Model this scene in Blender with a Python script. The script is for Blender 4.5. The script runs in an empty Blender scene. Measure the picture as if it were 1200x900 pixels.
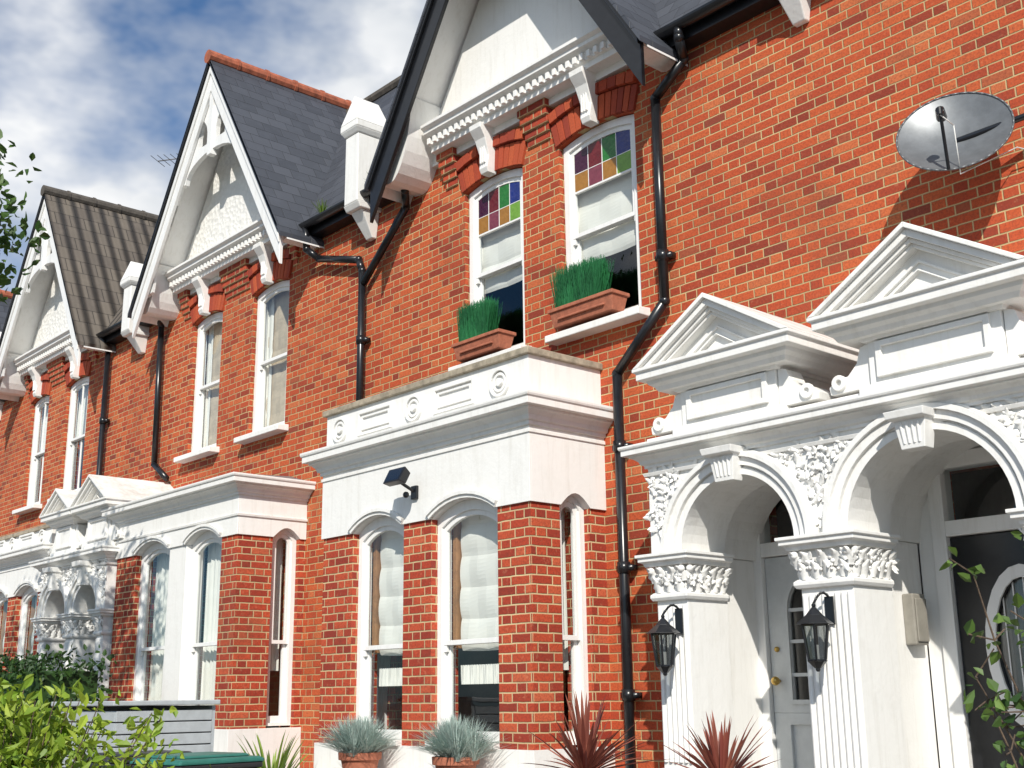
import bpy, bmesh, math, random
from mathutils import Vector, Matrix
from mathutils.geometry import tessellate_polygon
random.seed(7)
sc=bpy.context.scene
# ------------------------------------------------------------------ materials
def newmat(name):
    m=bpy.data.materials.new(name);m.use_nodes=True;nt=m.node_tree
    b=nt.nodes.get('Principled BSDF');return m,nt,b
class N:
    def __init__(s,nt): s.nt=nt
    def node(s,t,**k):
        n=s.nt.nodes.new(t)
        for a,v in k.items(): setattr(n,a,v)
        return n
    def put(s,sock,v):
        if isinstance(v,bpy.types.NodeSocket): s.nt.links.new(v,sock)
        elif v is not None: sock.default_value=v
    def math(s,op,a,b=None,c=None,clamp=False):
        n=s.node('ShaderNodeMath',operation=op,use_clamp=clamp);s.put(n.inputs[0],a)
        if b is not None:s.put(n.inputs[1],b)
        if c is not None:s.put(n.inputs[2],c)
        return n.outputs[0]
    def mix(s,f,a,b,mode='MIX'):
        n=s.node('ShaderNodeMix',data_type='RGBA',blend_type=mode);s.put(n.inputs[0],f)
        s.put(n.inputs[6],a if isinstance(a,bpy.types.NodeSocket) else (*a,1));s.put(n.inputs[7],b if isinstance(b,bpy.types.NodeSocket) else (*b,1))
        return n.outputs[2]
    def noise(s,scale,detail=2,rough=.5,vec=None,col=False):
        n=s.node('ShaderNodeTexNoise');n.inputs['Scale'].default_value=scale;n.inputs['Detail'].default_value=detail;n.inputs['Roughness'].default_value=rough
        if vec is not None:s.put(n.inputs['Vector'],vec)
        return n.outputs['Color' if col else 'Fac']
    def ramp(s,f,stops):
        n=s.node('ShaderNodeValToRGB');r=n.color_ramp
        while len(r.elements)<len(stops): r.elements.new(.5)
        for e,(p,c) in zip(r.elements,stops): e.position=p;e.color=(*c,1) if len(c)==3 else c
        s.put(n.inputs[0],f);return n.outputs[0]
    def maprange(s,v,a,b,c,d):
        n=s.node('ShaderNodeMapRange');s.put(n.inputs[0],v)
        for i,x in enumerate((a,b,c,d)): n.inputs[i+1].default_value=x
        return n.outputs[0]
    def pos(s):
        return s.node('ShaderNodeNewGeometry').outputs['Position']
    def bump(s,h,strength,dist,bsdf):
        n=s.node('ShaderNodeBump');n.inputs['Strength'].default_value=strength;n.inputs['Distance'].default_value=dist
        s.put(n.inputs['Height'],h);s.put(bsdf.inputs['Normal'],n.outputs[0])
def courses(n,period,split,H,joint,vscale=1.0,wob=.004):
    """returns joint mask(0 joint..1 unit), random value per unit, fractional row coordinate, u"""
    g=n.node('ShaderNodeNewGeometry');sp=n.node('ShaderNodeSeparateXYZ');n.put(sp.inputs[0],g.outputs['Position'])
    sn=n.node('ShaderNodeSeparateXYZ');n.put(sn.inputs[0],g.outputs['True Normal'])
    side=n.math('GREATER_THAN',n.math('ABSOLUTE',sn.outputs[0]),n.math('ABSOLUTE',sn.outputs[1]))
    u=n.math('ADD',n.math('MULTIPLY',sp.outputs[1],side),n.math('MULTIPLY',sp.outputs[0],n.math('SUBTRACT',1,side)))
    w=n.math('MULTIPLY',n.math('SUBTRACT',n.noise(9,1,.5,g.outputs['Position']),.5),wob*2)
    u=n.math('ADD',n.math('ADD',u,w),40)
    v=n.math('ADD',n.math('ADD',n.math('MULTIPLY',sp.outputs[2],vscale),w),10)
    rv=n.math('DIVIDE',v,H);row=n.math('FLOOR',rv);fv=n.math('FRACT',rv)
    par=n.math('MODULO',row,2)
    ru=n.math('ADD',n.math('DIVIDE',u,period),n.math('MULTIPLY',par,.5));iu=n.math('FLOOR',ru);fu=n.math('FRACT',ru)
    if split: 
        hd=n.math('GREATER_THAN',fu,split)
        d=n.math('MINIMUM',n.math('MINIMUM',fu,n.math('SUBTRACT',1,fu)),n.math('ABSOLUTE',n.math('SUBTRACT',fu,split)))
    else:
        hd=0.0;d=n.math('MINIMUM',fu,n.math('SUBTRACT',1,fu))
    du=n.math('MULTIPLY',d,period);dv=n.math('MULTIPLY',n.math('MINIMUM',fv,n.math('SUBTRACT',1,fv)),H)
    dd=n.math('MINIMUM',du,dv)
    mask=n.maprange(dd,joint*.5-.0015,joint*.5+.0025,0,1)
    cb=n.node('ShaderNodeCombineXYZ');n.put(cb.inputs[0],n.math('ADD',n.math('MULTIPLY',iu,2),hd));n.put(cb.inputs[1],row);n.put(cb.inputs[2],side)
    wn=n.node('ShaderNodeTexWhiteNoise');n.put(wn.inputs['Vector'],cb.outputs[0])
    return mask,wn.outputs['Value'],fv,u,g.outputs['Position'],du
def brick_mat(name,cols,mortar,joint=.0105):
    m,nt,b=newmat(name);n=N(nt)
    mask,rnd,fv,u,P,_=courses(n,.3375,2/3,.075,joint)
    c=n.ramp(rnd,cols);fine=n.noise(55,2,.75,P)
    c=n.mix(n.maprange(fine,.42,.70,0,.55),c,(.15,.026,.014))
    c=n.mix(n.maprange(n.noise(22,2,.7,P),.60,.72,0,.22),c,(.62,.30,.16))
    big=n.noise(.9,4,.65,P)
    c=n.mix(n.maprange(big,.54,.78,0,.55),c,(.12,.045,.025))
    mo=n.mix(n.maprange(big,.35,.6,0,.8),mortar,tuple(x*.6 for x in mortar))
    c=n.mix(mask,mo,c)
    n.put(b.inputs['Base Color'],c);b.inputs['Roughness'].default_value=.88
    h=n.math('ADD',n.math('MULTIPLY',mask,.6),n.math('ADD',n.math('MULTIPLY',fine,.35),n.math('MULTIPLY',rnd,.25)))
    n.bump(h,.9,.008,b);return m
brickcols=[(0,(.25,.034,.015)),(.2,(.42,.060,.019)),(.5,(.49,.078,.022)),(.85,(.55,.110,.030)),(.95,(.57,.15,.05)),(1,(.23,.04,.022))]
BRICK=brick_mat('red_brick',brickcols,(.60,.44,.22),.0096)
BRICK2=brick_mat('red_brick_pier',[(0,(.27,.03,.015)),(.5,(.43,.050,.019)),(.9,(.51,.080,.028)),(1,(.55,.12,.05))],(.68,.51,.28),.0112)
def island_brick():
    m,nt,b=newmat('rubbed_brick');n=N(nt);g=n.node('ShaderNodeNewGeometry')
    c=n.ramp(g.outputs['Random Per Island'],[(0,(.26,.035,.018)),(.5,(.40,.06,.022)),(1,(.48,.09,.03))])
    P=g.outputs['Position'];c=n.mix(n.maprange(n.noise(60,2,.6,P),.4,.75,0,.35),c,(.14,.03,.015))
    n.put(b.inputs['Base Color'],c);b.inputs['Roughness'].default_value=.88;n.bump(n.noise(70,2,.7,P),.5,.005,b);return m
VOUS=island_brick()
def plain(name,col,rough=.6,metal=0,var=.15,bump=.15,scale=12,bscale=60,col2=None,bd=.003,coat=0):
    m,nt,b=newmat(name);n=N(nt);P=n.pos()
    c2=col2 or tuple(x*(1-var*2) for x in col)
    c=n.mix(n.maprange(n.noise(scale,3,.65,P),.35,.72,0,1),col,c2)
    n.put(b.inputs['Base Color'],c);b.inputs['Roughness'].default_value=rough;b.inputs['Metallic'].default_value=metal
    if coat:b.inputs['Coat Weight'].default_value=coat
    if bump:n.bump(n.noise(bscale,2,.6,P),bump,bd,b)
    return m
def white_mat(name,base=(.82,.81,.785),rough=.55,lump=.25):
    m,nt,b=newmat(name);n=N(nt);P=n.pos()
    mp=n.node('ShaderNodeMapping');n.put(mp.inputs[0],P);mp.inputs['Scale'].default_value=(9,9,.9)
    st=n.maprange(n.noise(1.6,4,.7,mp.outputs[0]),.50,.8,0,.34)
    c=n.mix(st,base,(.50,.47,.41))
    nn_=n.noise(4,3,.7,P)
    c=n.mix(n.maprange(nn_,.55,.8,0,.25),c,(.62,.60,.55))
    g=n.node('ShaderNodeNewGeometry');sx=n.node('ShaderNodeSeparateXYZ');n.put(sx.inputs[0],g.outputs['Normal'])
    topd=n.math('MULTIPLY',n.maprange(sx.outputs[2],.6,.95,0,1),n.maprange(nn_,.35,.65,0,.7))
    c=n.mix(topd,c,(.33,.31,.26))
    n.put(b.inputs['Base Color'],c);b.inputs['Roughness'].default_value=rough
    n.bump(n.noise(16,2,.7,P),lump,.01,b);return m
WHITE=white_mat('painted_stucco');WHITEW=white_mat('painted_timber',(.82,.815,.80),.38,.06)
def parg():
    m,nt,b=newmat('pargeting');n=N(nt);P=n.pos();b.inputs['Roughness'].default_value=.6
    v=n.node('ShaderNodeTexVoronoi');v.inputs['Scale'].default_value=16;n.put(v.inputs['Vector'],P)
    n.put(b.inputs['Base Color'],n.mix(n.maprange(v.outputs['Distance'],.3,.7,0,.3),(.8,.79,.76),(.65,.635,.60)))
    n.bump(v.outputs['Distance'],.6,.02,b);return m
PARG=parg()
STONE=plain('weathered_coping',(.42,.36,.27),.85,var=.25,bump=.4)
BLACK=plain('black_gloss_paint',(.012,.013,.016),.28,var=.2,bump=.05)
LEAD=plain('lead_flashing',(.19,.19,.20),.55,var=.2,bump=.2)
RIDGE=plain('red_ridge_tile',(.42,.12,.06),.8,var=.25,bump=.3)
DARKRIDGE=plain('dark_ridge_tile',(.10,.085,.07),.8,var=.25,bump=.3)
TERRA=plain('terracotta',(.44,.15,.085),.8,var=.18,bump=.2,scale=20)
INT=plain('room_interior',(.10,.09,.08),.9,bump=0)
WOOD=plain('varnished_wood',(.40,.19,.07),.45,var=.2,bump=.1)
GREYDOOR=plain('grey_door_paint',(.60,.62,.62),.4,var=.05,bump=.05)
TREAD=plain('grey_slat_paint',(.42,.45,.47),.5,var=.08,bump=.08)
DISHM=plain('dish_grey_metal',(.17,.18,.19),.42,metal=.35,var=.12,bump=.03)
BRASS=plain('brass',(.6,.4,.12),.3,metal=1,var=.1,bump=0)
METER=plain('meter_box_plastic',(.30,.28,.24),.5,var=.1,bump=.05)
BINB=plain('bin_black_plastic',(.03,.032,.036),.45,var=.15,bump=.1)
BING=plain('bin_teal_plastic',(.03,.17,.14),.42,var=.12,bump=.1)
BARK=plain('bark',(.13,.09,.06),.9,var=.3,bump=.6,scale=20,bd=.01)
CABLE=plain('white_cable',(.7,.7,.68),.5,bump=0)
def slate(name,col,colb,W,H,wave=0):
    m,nt,b=newmat(name);n=N(nt)
    mask,rnd,fv,u,P,du=courses(n,W,None,H,.004 if not wave else .006,1.19,.001)
    c=n.mix(rnd,col,colb);c=n.mix(n.maprange(n.noise(4,3,.7,P),.5,.75,0,.4),c,tuple(x*1.9 for x in col))
    c=n.mix(n.maprange(mask,0,1,1,0),c,(.01,.01,.012))
    n.put(b.inputs['Base Color'],c);b.inputs['Roughness'].default_value=.55 if not wave else .8
    h=n.math('ADD',n.math('MULTIPLY',n.math('SUBTRACT',1,fv),.8),n.math('MULTIPLY',mask,.3))
    h=n.math('ADD',h,n.math('MULTIPLY',rnd,.25))
    if wave: h=n.math('ADD',h,n.math('MULTIPLY',n.math('SINE',n.math('MULTIPLY',u,2*math.pi/W)),1.4))
    n.bump(h,1,.012 if not wave else .03,b);return m
SLATE=slate('roof_slate',(.040,.044,.055),(.065,.070,.085),.27,.19)
PANT=slate('concrete_pantile',(.085,.07,.058),(.12,.10,.08),.25,.30,1)
def glass(name,tint=(.92,.95,.95),base=.07,rough=.01):
    m,nt,b=newmat(name);nt.nodes.remove(b);n=N(nt);out=nt.nodes['Material Output']
    t=n.node('ShaderNodeBsdfTransparent');t.inputs[0].default_value=(*tint,1)
    g=n.node('ShaderNodeBsdfGlossy');g.inputs['Roughness'].default_value=rough;g.inputs[0].default_value=(1,1,1,1)
    f=n.node('ShaderNodeLayerWeight');f.inputs[0].default_value=.5
    P=n.pos();bp=n.node('ShaderNodeBump');bp.inputs['Strength'].default_value=.25;bp.inputs['Distance'].default_value=.01;n.put(bp.inputs['Height'],n.noise(2.5,1,.5,P))
    n.put(g.inputs['Normal'],bp.outputs[0])
    mx=n.node('ShaderNodeMixShader');n.put(mx.inputs[0],n.math('ADD',n.math('POWER',f.outputs['Facing'],4),base,clamp=True));n.put(mx.inputs[1],t.outputs[0]);n.put(mx.inputs[2],g.outputs[0])
    n.put(out.inputs[0],mx.outputs[0]);return m
GLASS=glass('window_glass');OBSC=glass('obscured_glass',(.5,.52,.52),.1,.15)
def stain(name,c):
    m,nt,b=newmat(name);n=N(nt);P=n.pos()
    n.put(b.inputs['Base Color'],n.mix(n.noise(18,2,.6,P),c,tuple(x*.5 for x in c)));b.inputs['Roughness'].default_value=.2
    n.bump(n.noise(25,2,.5,P),.3,.01,b);return m
ST=[stain('stained_'+k,c) for k,c in (('purple',(.06,.005,.035)),('red',(.16,.008,.012)),('green',(.02,.20,.03)),('blue',(.012,.03,.22)),('amber',(.42,.19,.03)),('rose',(.25,.05,.08)),('lime',(.2,.42,.05)),('clear',(.45,.47,.42)))]
def cloth():
    m,nt,b=newmat('curtain_cloth');n=N(nt);P=n.pos()
    n.put(b.inputs['Base Color'],n.mix(n.noise(6,2,.5,P),(.84,.82,.77),(.72,.69,.63)));b.inputs['Roughness'].default_value=.95;return m
CLOTH=cloth();BEIGE=plain('beige_blind',(.60,.49,.36),.9,var=.1,bump=.05)
def leafmat(name,c1,c2,trans=.35,rough=.5):
    m,nt,b=newmat(name);n=N(nt);out=nt.nodes['Material Output'];g=n.node('ShaderNodeNewGeometry')
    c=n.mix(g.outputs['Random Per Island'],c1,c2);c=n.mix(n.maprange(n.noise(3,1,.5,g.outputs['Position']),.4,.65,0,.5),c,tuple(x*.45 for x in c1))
    n.put(b.inputs['Base Color'],c);b.inputs['Roughness'].default_value=rough
    t=n.node('ShaderNodeBsdfTranslucent');n.put(t.inputs[0],c);mx=n.node('ShaderNodeMixShader');mx.inputs[0].default_value=trans
    n.put(mx.inputs[1],b.outputs[0]);n.put(mx.inputs[2],t.outputs[0]);n.put(out.inputs[0],mx.outputs[0]);return m
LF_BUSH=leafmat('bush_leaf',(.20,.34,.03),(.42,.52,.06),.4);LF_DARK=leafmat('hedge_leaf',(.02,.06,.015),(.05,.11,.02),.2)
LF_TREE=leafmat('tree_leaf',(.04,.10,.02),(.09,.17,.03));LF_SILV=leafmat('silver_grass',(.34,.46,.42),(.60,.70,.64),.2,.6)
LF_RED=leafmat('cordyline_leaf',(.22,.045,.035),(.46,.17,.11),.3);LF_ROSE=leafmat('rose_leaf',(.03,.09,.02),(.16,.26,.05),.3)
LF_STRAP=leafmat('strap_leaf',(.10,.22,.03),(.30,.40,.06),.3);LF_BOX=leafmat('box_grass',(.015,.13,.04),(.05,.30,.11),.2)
# ------------------------------------------------------------------ mesh helpers
class Part:
    def __init__(s,name,mat,bevel=0,smooth=False): s.name=name;s.mat=mat;s.v=[];s.f=[];s.bevel=bevel;s.smooth=smooth
    def add(s,vs,fs):
        o=len(s.v);s.v+=[tuple(p) for p in vs];s.f+=[tuple(i+o for i in f) for f in fs]
class Group:
    def __init__(s,name,loc=(0,0,0)): s.name=name;s.loc=loc;s.parts={}
    def p(s,name,mat,bevel=0,smooth=False):
        if name not in s.parts: s.parts[name]=Part(name,mat,bevel,smooth)
        return s.parts[name]
    def build(s):
        parts=[q for q in s.parts.values() if q.v]
        single=len(parts)==1
        root=None
        if not single:
            root=bpy.data.objects.new(s.name,None);sc.collection.objects.link(root);root.location=s.loc;root.empty_display_size=.3
        for q in parts:
            me=bpy.data.meshes.new(s.name+'_'+q.name);L=Vector(s.loc)
            me.from_pydata([tuple(Vector(v)-L) for v in q.v],[],q.f)
            bm=bmesh.new();bm.from_mesh(me);bmesh.ops.recalc_face_normals(bm,faces=bm.faces);bm.to_mesh(me);bm.free()
            me.materials.append(q.mat)
            if q.smooth: me.polygons.foreach_set('use_smooth',[True]*len(me.polygons))
            o=bpy.data.objects.new(s.name if single else q.name,me);sc.collection.objects.link(o)
            if single:o.location=s.loc
            else:o.parent=root
            if q.bevel:
                b=o.modifiers.new('bevel','BEVEL');b.width=q.bevel;b.segments=2;b.limit_method='ANGLE';b.angle_limit=math.radians(40)
GROUPS=[]
def grp(name,loc=(0,0,0)):
    g=Group(name,loc);GROUPS.append(g);return g
def box(m,x0,x1,y0,y1,z0,z1):
    m.add([(x0,y0,z0),(x1,y0,z0),(x1,y1,z0),(x0,y1,z0),(x0,y0,z1),(x1,y0,z1),(x1,y1,z1),(x0,y1,z1)],[(0,1,2,3),(4,7,6,5),(0,4,5,1),(1,5,6,2),(2,6,7,3),(3,7,4,0)])
def plate(m,loops,a0,a1,axis='y'):
    P=(lambda h,z,a:(h,a,z)) if axis=='y' else ((lambda h,z,a:(a,h,z)) if axis=='x' else (lambda h,z,a:(h,z,a)))
    flat=[p for l in loops for p in l];n=len(flat)
    tr=tessellate_polygon([[Vector((p[0],p[1],0)) for p in l] for l in loops]) if (len(loops)>1 or len(flat)>4) else [tuple(range(n))]
    vs=[P(p[0],p[1],a0) for p in flat]+[P(p[0],p[1],a1) for p in flat]
    fs=[tuple(t) for t in tr]+[tuple(i+n for i in reversed(t)) for t in tr]
    o=0
    for l in loops:
        k=len(l)
        for i in range(k): j=(i+1)%k;fs.append((o+i,o+j,o+j+n,o+i+n))
        o+=k
    m.add(vs,fs)
def rect(x0,x1,z0,z1): return [(x0,z0),(x1,z0),(x1,z1),(x0,z1)]
def wallplate(m,x0,x1,z0,z1,holes,y0,y1):
    hs=sorted(holes,key=lambda l:min(p[0] for p in l));cuts=[x0]
    for a,b in zip(hs[:-1],hs[1:]): cuts.append((max(p[0] for p in a)+min(p[0] for p in b))/2)
    cuts.append(x1)
    if not hs: plate(m,[rect(x0,x1,z0,z1)],y0,y1);return
    for i,h in enumerate(hs): plate(m,[rect(cuts[i],cuts[i+1],z0,z1),h],y0,y1)
def archl(x0,x1,z0,z1,rise,n=10):
    w=(x1-x0)/2;c=(x0+x1)/2;R=(w*w+rise*rise)/(2*rise);zc=z1-R;a=math.asin(min(1,w/R));pts=[(x0,z0),(x1,z0)]
    if rise>w: a=math.pi-a
    for i in range(n+1):
        t=a-2*a*i/n;pts.append((c+R*math.sin(t),zc+R*math.cos(t)))
    return pts
def cyl(m,p0,p1,r,n=12,r2=None,cap=True):
    p0=Vector(p0);p1=Vector(p1);d=(p1-p0).normalized();a=d.orthogonal().normalized();b=d.cross(a);r2=r if r2 is None else r2
    vs=[];
    for p,rr in((p0,r),(p1,r2)):
        for i in range(n):
            t=2*math.pi*i/n;vs.append(p+a*math.cos(t)*rr+b*math.sin(t)*rr)
    fs=[(i,(i+1)%n,(i+1)%n+n,i+n) for i in range(n)]
    if cap: fs+=[tuple(range(n)),tuple(range(2*n-1,n-1,-1))]
    m.add(vs,fs)
def sph(m,c,r,n=8,k=5,sz=(1,1,1)):
    vs=[(c[0],c[1],c[2]+r*sz[2])];fs=[]
    for j in range(1,k):
        ph=math.pi*j/k
        for i in range(n): t=2*math.pi*i/n;vs.append((c[0]+r*sz[0]*math.sin(ph)*math.cos(t),c[1]+r*sz[1]*math.sin(ph)*math.sin(t),c[2]+r*sz[2]*math.cos(ph)))
    vs.append((c[0],c[1],c[2]-r*sz[2]));L=len(vs)-1
    for i in range(n):
        fs.append((0,1+i,1+(i+1)%n));fs.append((L,L-n+(i+1)%n,L-n+i))
        for j in range(k-2): a=1+j*n;fs.append((a+i,a+n+i,a+n+(i+1)%n,a+(i+1)%n))
    m.add(vs,fs)
def tube(m,pts,r,n=12):
    for i in range(len(pts)-1): cyl(m,pts[i],pts[i+1],r,n)
    for p in pts[1:-1]: sph(m,p,r*1.12,10,6)
def sweep(m,prof,path):
    P=[Vector((*p,0)) for p in path];K=len(prof);vs=[]
    nr=[]
    for i in range(len(P)-1):
        d=(P[i+1]-P[i]).normalized();nr.append(Vector((d.y,-d.x,0)))
    for i,p in enumerate(P):
        if i==0:n=nr[0]
        elif i==len(P)-1:n=nr[-1]
        else:
            n=(nr[i-1]+nr[i]);n=n/ (n.length_squared/2) if n.length_squared>1e-6 else nr[i]
        for o,z in prof: q=p+n*o;vs.append((q.x,q.y,z))
    fs=[]
    for i in range(len(P)-1):
        for k in range(K): a=i*K+k;b=i*K+(k+1)%K;fs.append((a,b,b+K,a+K))
    fs.append(tuple(range(K)));fs.append(tuple(reversed(range((len(P)-1)*K,len(P)*K))))
    m.add(vs,fs)
def ring(m,cx,cz,r0,r1,y0,y1,a0=0,a1=math.pi,n=28):
    loop=[(cx+r1*math.cos(a0+(a1-a0)*i/n),cz+r1*math.sin(a0+(a1-a0)*i/n)) for i in range(n+1)]+[(cx+r0*math.cos(a1-(a1-a0)*i/n),cz+r0*math.sin(a1-(a1-a0)*i/n)) for i in range(n+1)]
    for i in range(n):
        q=[loop[i],loop[i+1],loop[2*n+1-i-1],loop[2*n+1-i]]
        vs=[(x,y0,z) for x,z in q]+[(x,y1,z) for x,z in q]
        m.add(vs,[(0,1,2,3),(7,6,5,4),(0,4,5,1),(2,6,7,3)])
def cornice(z0,z1,p,base=-.01):
    h=z1-z0
    return [(base,z0),(p*.12,z0),(p*.12,z0+h*.12),(p*.25,z0+h*.16),(p*.32,z0+h*.3),(p*.5,z0+h*.42),(p*.62,z0+h*.46),(p*.62,z0+h*.52),(p*.9,z0+h*.54),(p*.9,z0+h*.76),(p*.97,z0+h*.80),(p,z0+h*.86),(p,z0+h*.94),(base,z1)]
def leaf(m,c,R,U,O,w,h,ang,curl):
    R=Vector(R);U=Vector(U);O=Vector(O);r=R*math.cos(ang)+U*math.sin(ang);u=-R*math.sin(ang)+U*math.cos(ang);vs=[];nr=5
    for j in range(nr+1):
        t=j/nr;ww=w*.5*math.sin(math.pi*(.16+.80*t))*(1+.18*math.cos(j*math.pi))
        for i in(-1,-.5,0,.5,1): vs.append(Vector(c)+r*(ww*i)+u*(h*(t-.12*max(0,t-.7)*curl/.03))+O*(curl*t*t+w*.22*(1-abs(i))+w*.10*(1 if abs(i)==.5 else 0)))
    fs=[(j*5+i,j*5+i+1,j*5+i+6,j*5+i+5) for j in range(nr) for i in range(4)]
    m.add(vs,fs)
XR,ZU=(1,0,0),(0,0,1);FO=(0,-1,0)
# ------------------------------------------------------------------ windows
def curtain(m,x0,x1,z0,z1,y,kind='v',amp=.02,per=.09,axis='y'):
    P=(lambda h,a,z:(h,a,z)) if axis=='y' else (lambda h,a,z:(a,h,z))
    if kind=='v':
        n=max(12,int((x1-x0)/.012));vs=[];ph=random.random()*6
        for i in range(n+1):
            x=x0+(x1-x0)*i/n
            for k,z in enumerate((z0,(z0+z1)/2,z1)): vs.append(P(x,y+amp*(1.0-.25*k)*(math.sin(x*2*math.pi/per+ph+.3*k)+.5*math.sin(x*2*math.pi/per*1.7+k*.5)),z))
        m.add(vs,[(i*3+k,i*3+k+1,i*3+k+4,i*3+k+3) for i in range(n) for k in range(2)])
    else:
        n=36;vs=[]
        for i in range(n+1):
            z=z0+(z1-z0)*i/n;s=((z-z0)/.27)%1
            a=y-amp*(math.sin(s*math.pi)**.6)
            for k in range(7): t=k/6;vs.append(P(x0+(x1-x0)*t,a+.006*math.sin(k*2.1+z*7),z-.012*math.sin(t*math.pi)))
        m.add(vs,[(i*7+k,i*7+k+1,i*7+k+8,i*7+k+7) for i in range(n) for k in range(6)])
def sash(g,x0,x1,z0,z1,y,rise=0,axis='y',mid=.5,bars=0,fw=.055,sign=1,lite=None,horn=True):
    """double hung sash; y = outer face of box frame, goes inward by sign"""
    W=g.p('window_frames',WHITEW,.004);G=g.p('window_glass',GLASS)
    def B(m,a0,a1,b0,b1,c0,c1):
        if axis=='y': box(m,a0,a1,min(b0,b1),max(b0,b1),c0,c1)
        else: box(m,min(b0,b1),max(b0,b1),a0,a1,c0,c1)
    def pane(a0,a1,b,c0,c1):
        j=random.uniform(-.002,.002)
        if axis=='y': G.add([(a0,b,c0),(a1,b,c0),(a1,b+j,c1),(a0,b+j,c1)],[(0,1,2,3)])
        else: G.add([(b,a0,c0),(b,a1,c0),(b+j,a1,c1),(b+j,a0,c1)],[(0,1,2,3)])
    s=sign
    if rise: outer=archl(x0,x1,z0,z1,rise);inner=archl(x0+fw,x1-fw,z0+.03,z1-fw,rise*.9)
    else: outer=rect(x0,x1,z0,z1);inner=rect(x0+fw,x1-fw,z0+.03,z1-fw)
    plate(W,[outer,inner],y,y+s*.11,axis)
    a0,a1=x0+fw-.002,x1-fw+.002;zb,zt=z0+.028,z1-fw;zm=zb+(zt-zb)*mid;st=.045
    yo=y+s*.022
    il=archl(a0+st,a1-st,zm+.02,zt-st,rise*.8) if rise else rect(a0+st,a1-st,zm+.02,zt-st)
    ol=archl(a0,a1,zm-.02,zt+.004,rise*.88) if rise else rect(a0,a1,zm-.02,zt+.004)
    plate(W,[ol,il],yo,yo+s*.035,axis)
    pane(a0+st-.01,a1-st+.01,yo+s*.018,zm,zt-.02)
    yi=y+s*.06
    plate(W,[rect(a0,a1,zb,zm+.02),rect(a0+st,a1-st,zb+.075,zm-.02)],yi,yi+s*.035,axis)
    pane(a0+st-.01,a1-st+.01,yi+s*.018,zb+.06,zm)
    if horn:
        for h in(a0,a1-.035): B(W,h,h+.035,yo+s*.002,yo+s*.033,zm-.075,zm-.022)
    for i in range(bars):
        xb=a0+(a1-a0)*(i+1)/(bars+1);B(W,xb-.011,xb+.011,yo+s*.005,yo+s*.03,zm+.018,zt-st+.004);B(W,xb-.011,xb+.011,yi+s*.005,yi+s*.03,zb+.07,zm-.018)
    if lite:
        zl=zt-st-lite
        B(W,a0+st-.004,a1-st+.004,yo+s*.003,yo+s*.032,zl-.02,zl)
        nc=4;cw=(a1-a0-2*st)/nc
        for i in range(nc):
            for j in range(2):
                zz0=zl if j==0 else zl+lite*.42;zz1=zl+lite*.42 if j==0 else zl+lite-.01
                k=([4,5,4,6] if j==0 else [0,1,2,3])[i]
                m=g.p('stained_glass_%d'%k,ST[k]);B(m,a0+st+cw*i+.003,a0+st+cw*(i+1)-.003,yo+s*.006,yo+s*.013,zz0+.003,zz1-.003)
            if i: B(W,a0+st+cw*i-.0045,a0+st+cw*i+.0045,yo+s*.004,yo+s*.03,zl,zt-st+.003)
        B(W,a0+st,a1-st,yo+s*.0045,yo+s*.029,zl+lite*.42-.004,zl+lite*.42+.004)
def sill(g,x0,x1,y0,y1,z,h=.09):
    m=g.p('window_sills',WHITE,.008);vs=[(x0,y0,z-h),(x1,y0,z-h),(x1,y1,z-h),(x0,y1,z-h),(x0,y0,z-.02),(x1,y0,z-.02),(x1,y1,z),(x0,y1,z)]
    m.add(vs,[(0,1,2,3),(4,7,6,5),(0,4,5,1),(1,5,6,2),(2,6,7,3),(3,7,4,0)])
def voussoirs(m,x0,x1,zs,rise,depth,y0,y1,bw=.073,gap=.009):
    w=(x1-x0)/2;c=(x0+x1)/2;R=(w*w+rise*rise)/(2*rise);zc=zs+rise-R;a=math.asin(w/R);n=max(6,round(2*a*R/bw))
    for i in range(n):
        t0=-a+2*a*i/n+gap/2/R;t1=-a+2*a*(i+1)/n-gap/2/R;q=[(c+r*math.sin(t),zc+r*math.cos(t)) for r,t in((R,t0),(R,t1),(R+depth,t1),(R+depth,t0))]
        j=random.uniform(-.003,.003)
        vs=[(x,y0+j,z) for x,z in q]+[(x,y1,z) for x,z in q];m.add(vs,[(0,1,2,3),(7,6,5,4),(0,4,5,1),(1,5,6,2),(2,6,7,3),(3,7,4,0)])
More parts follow.
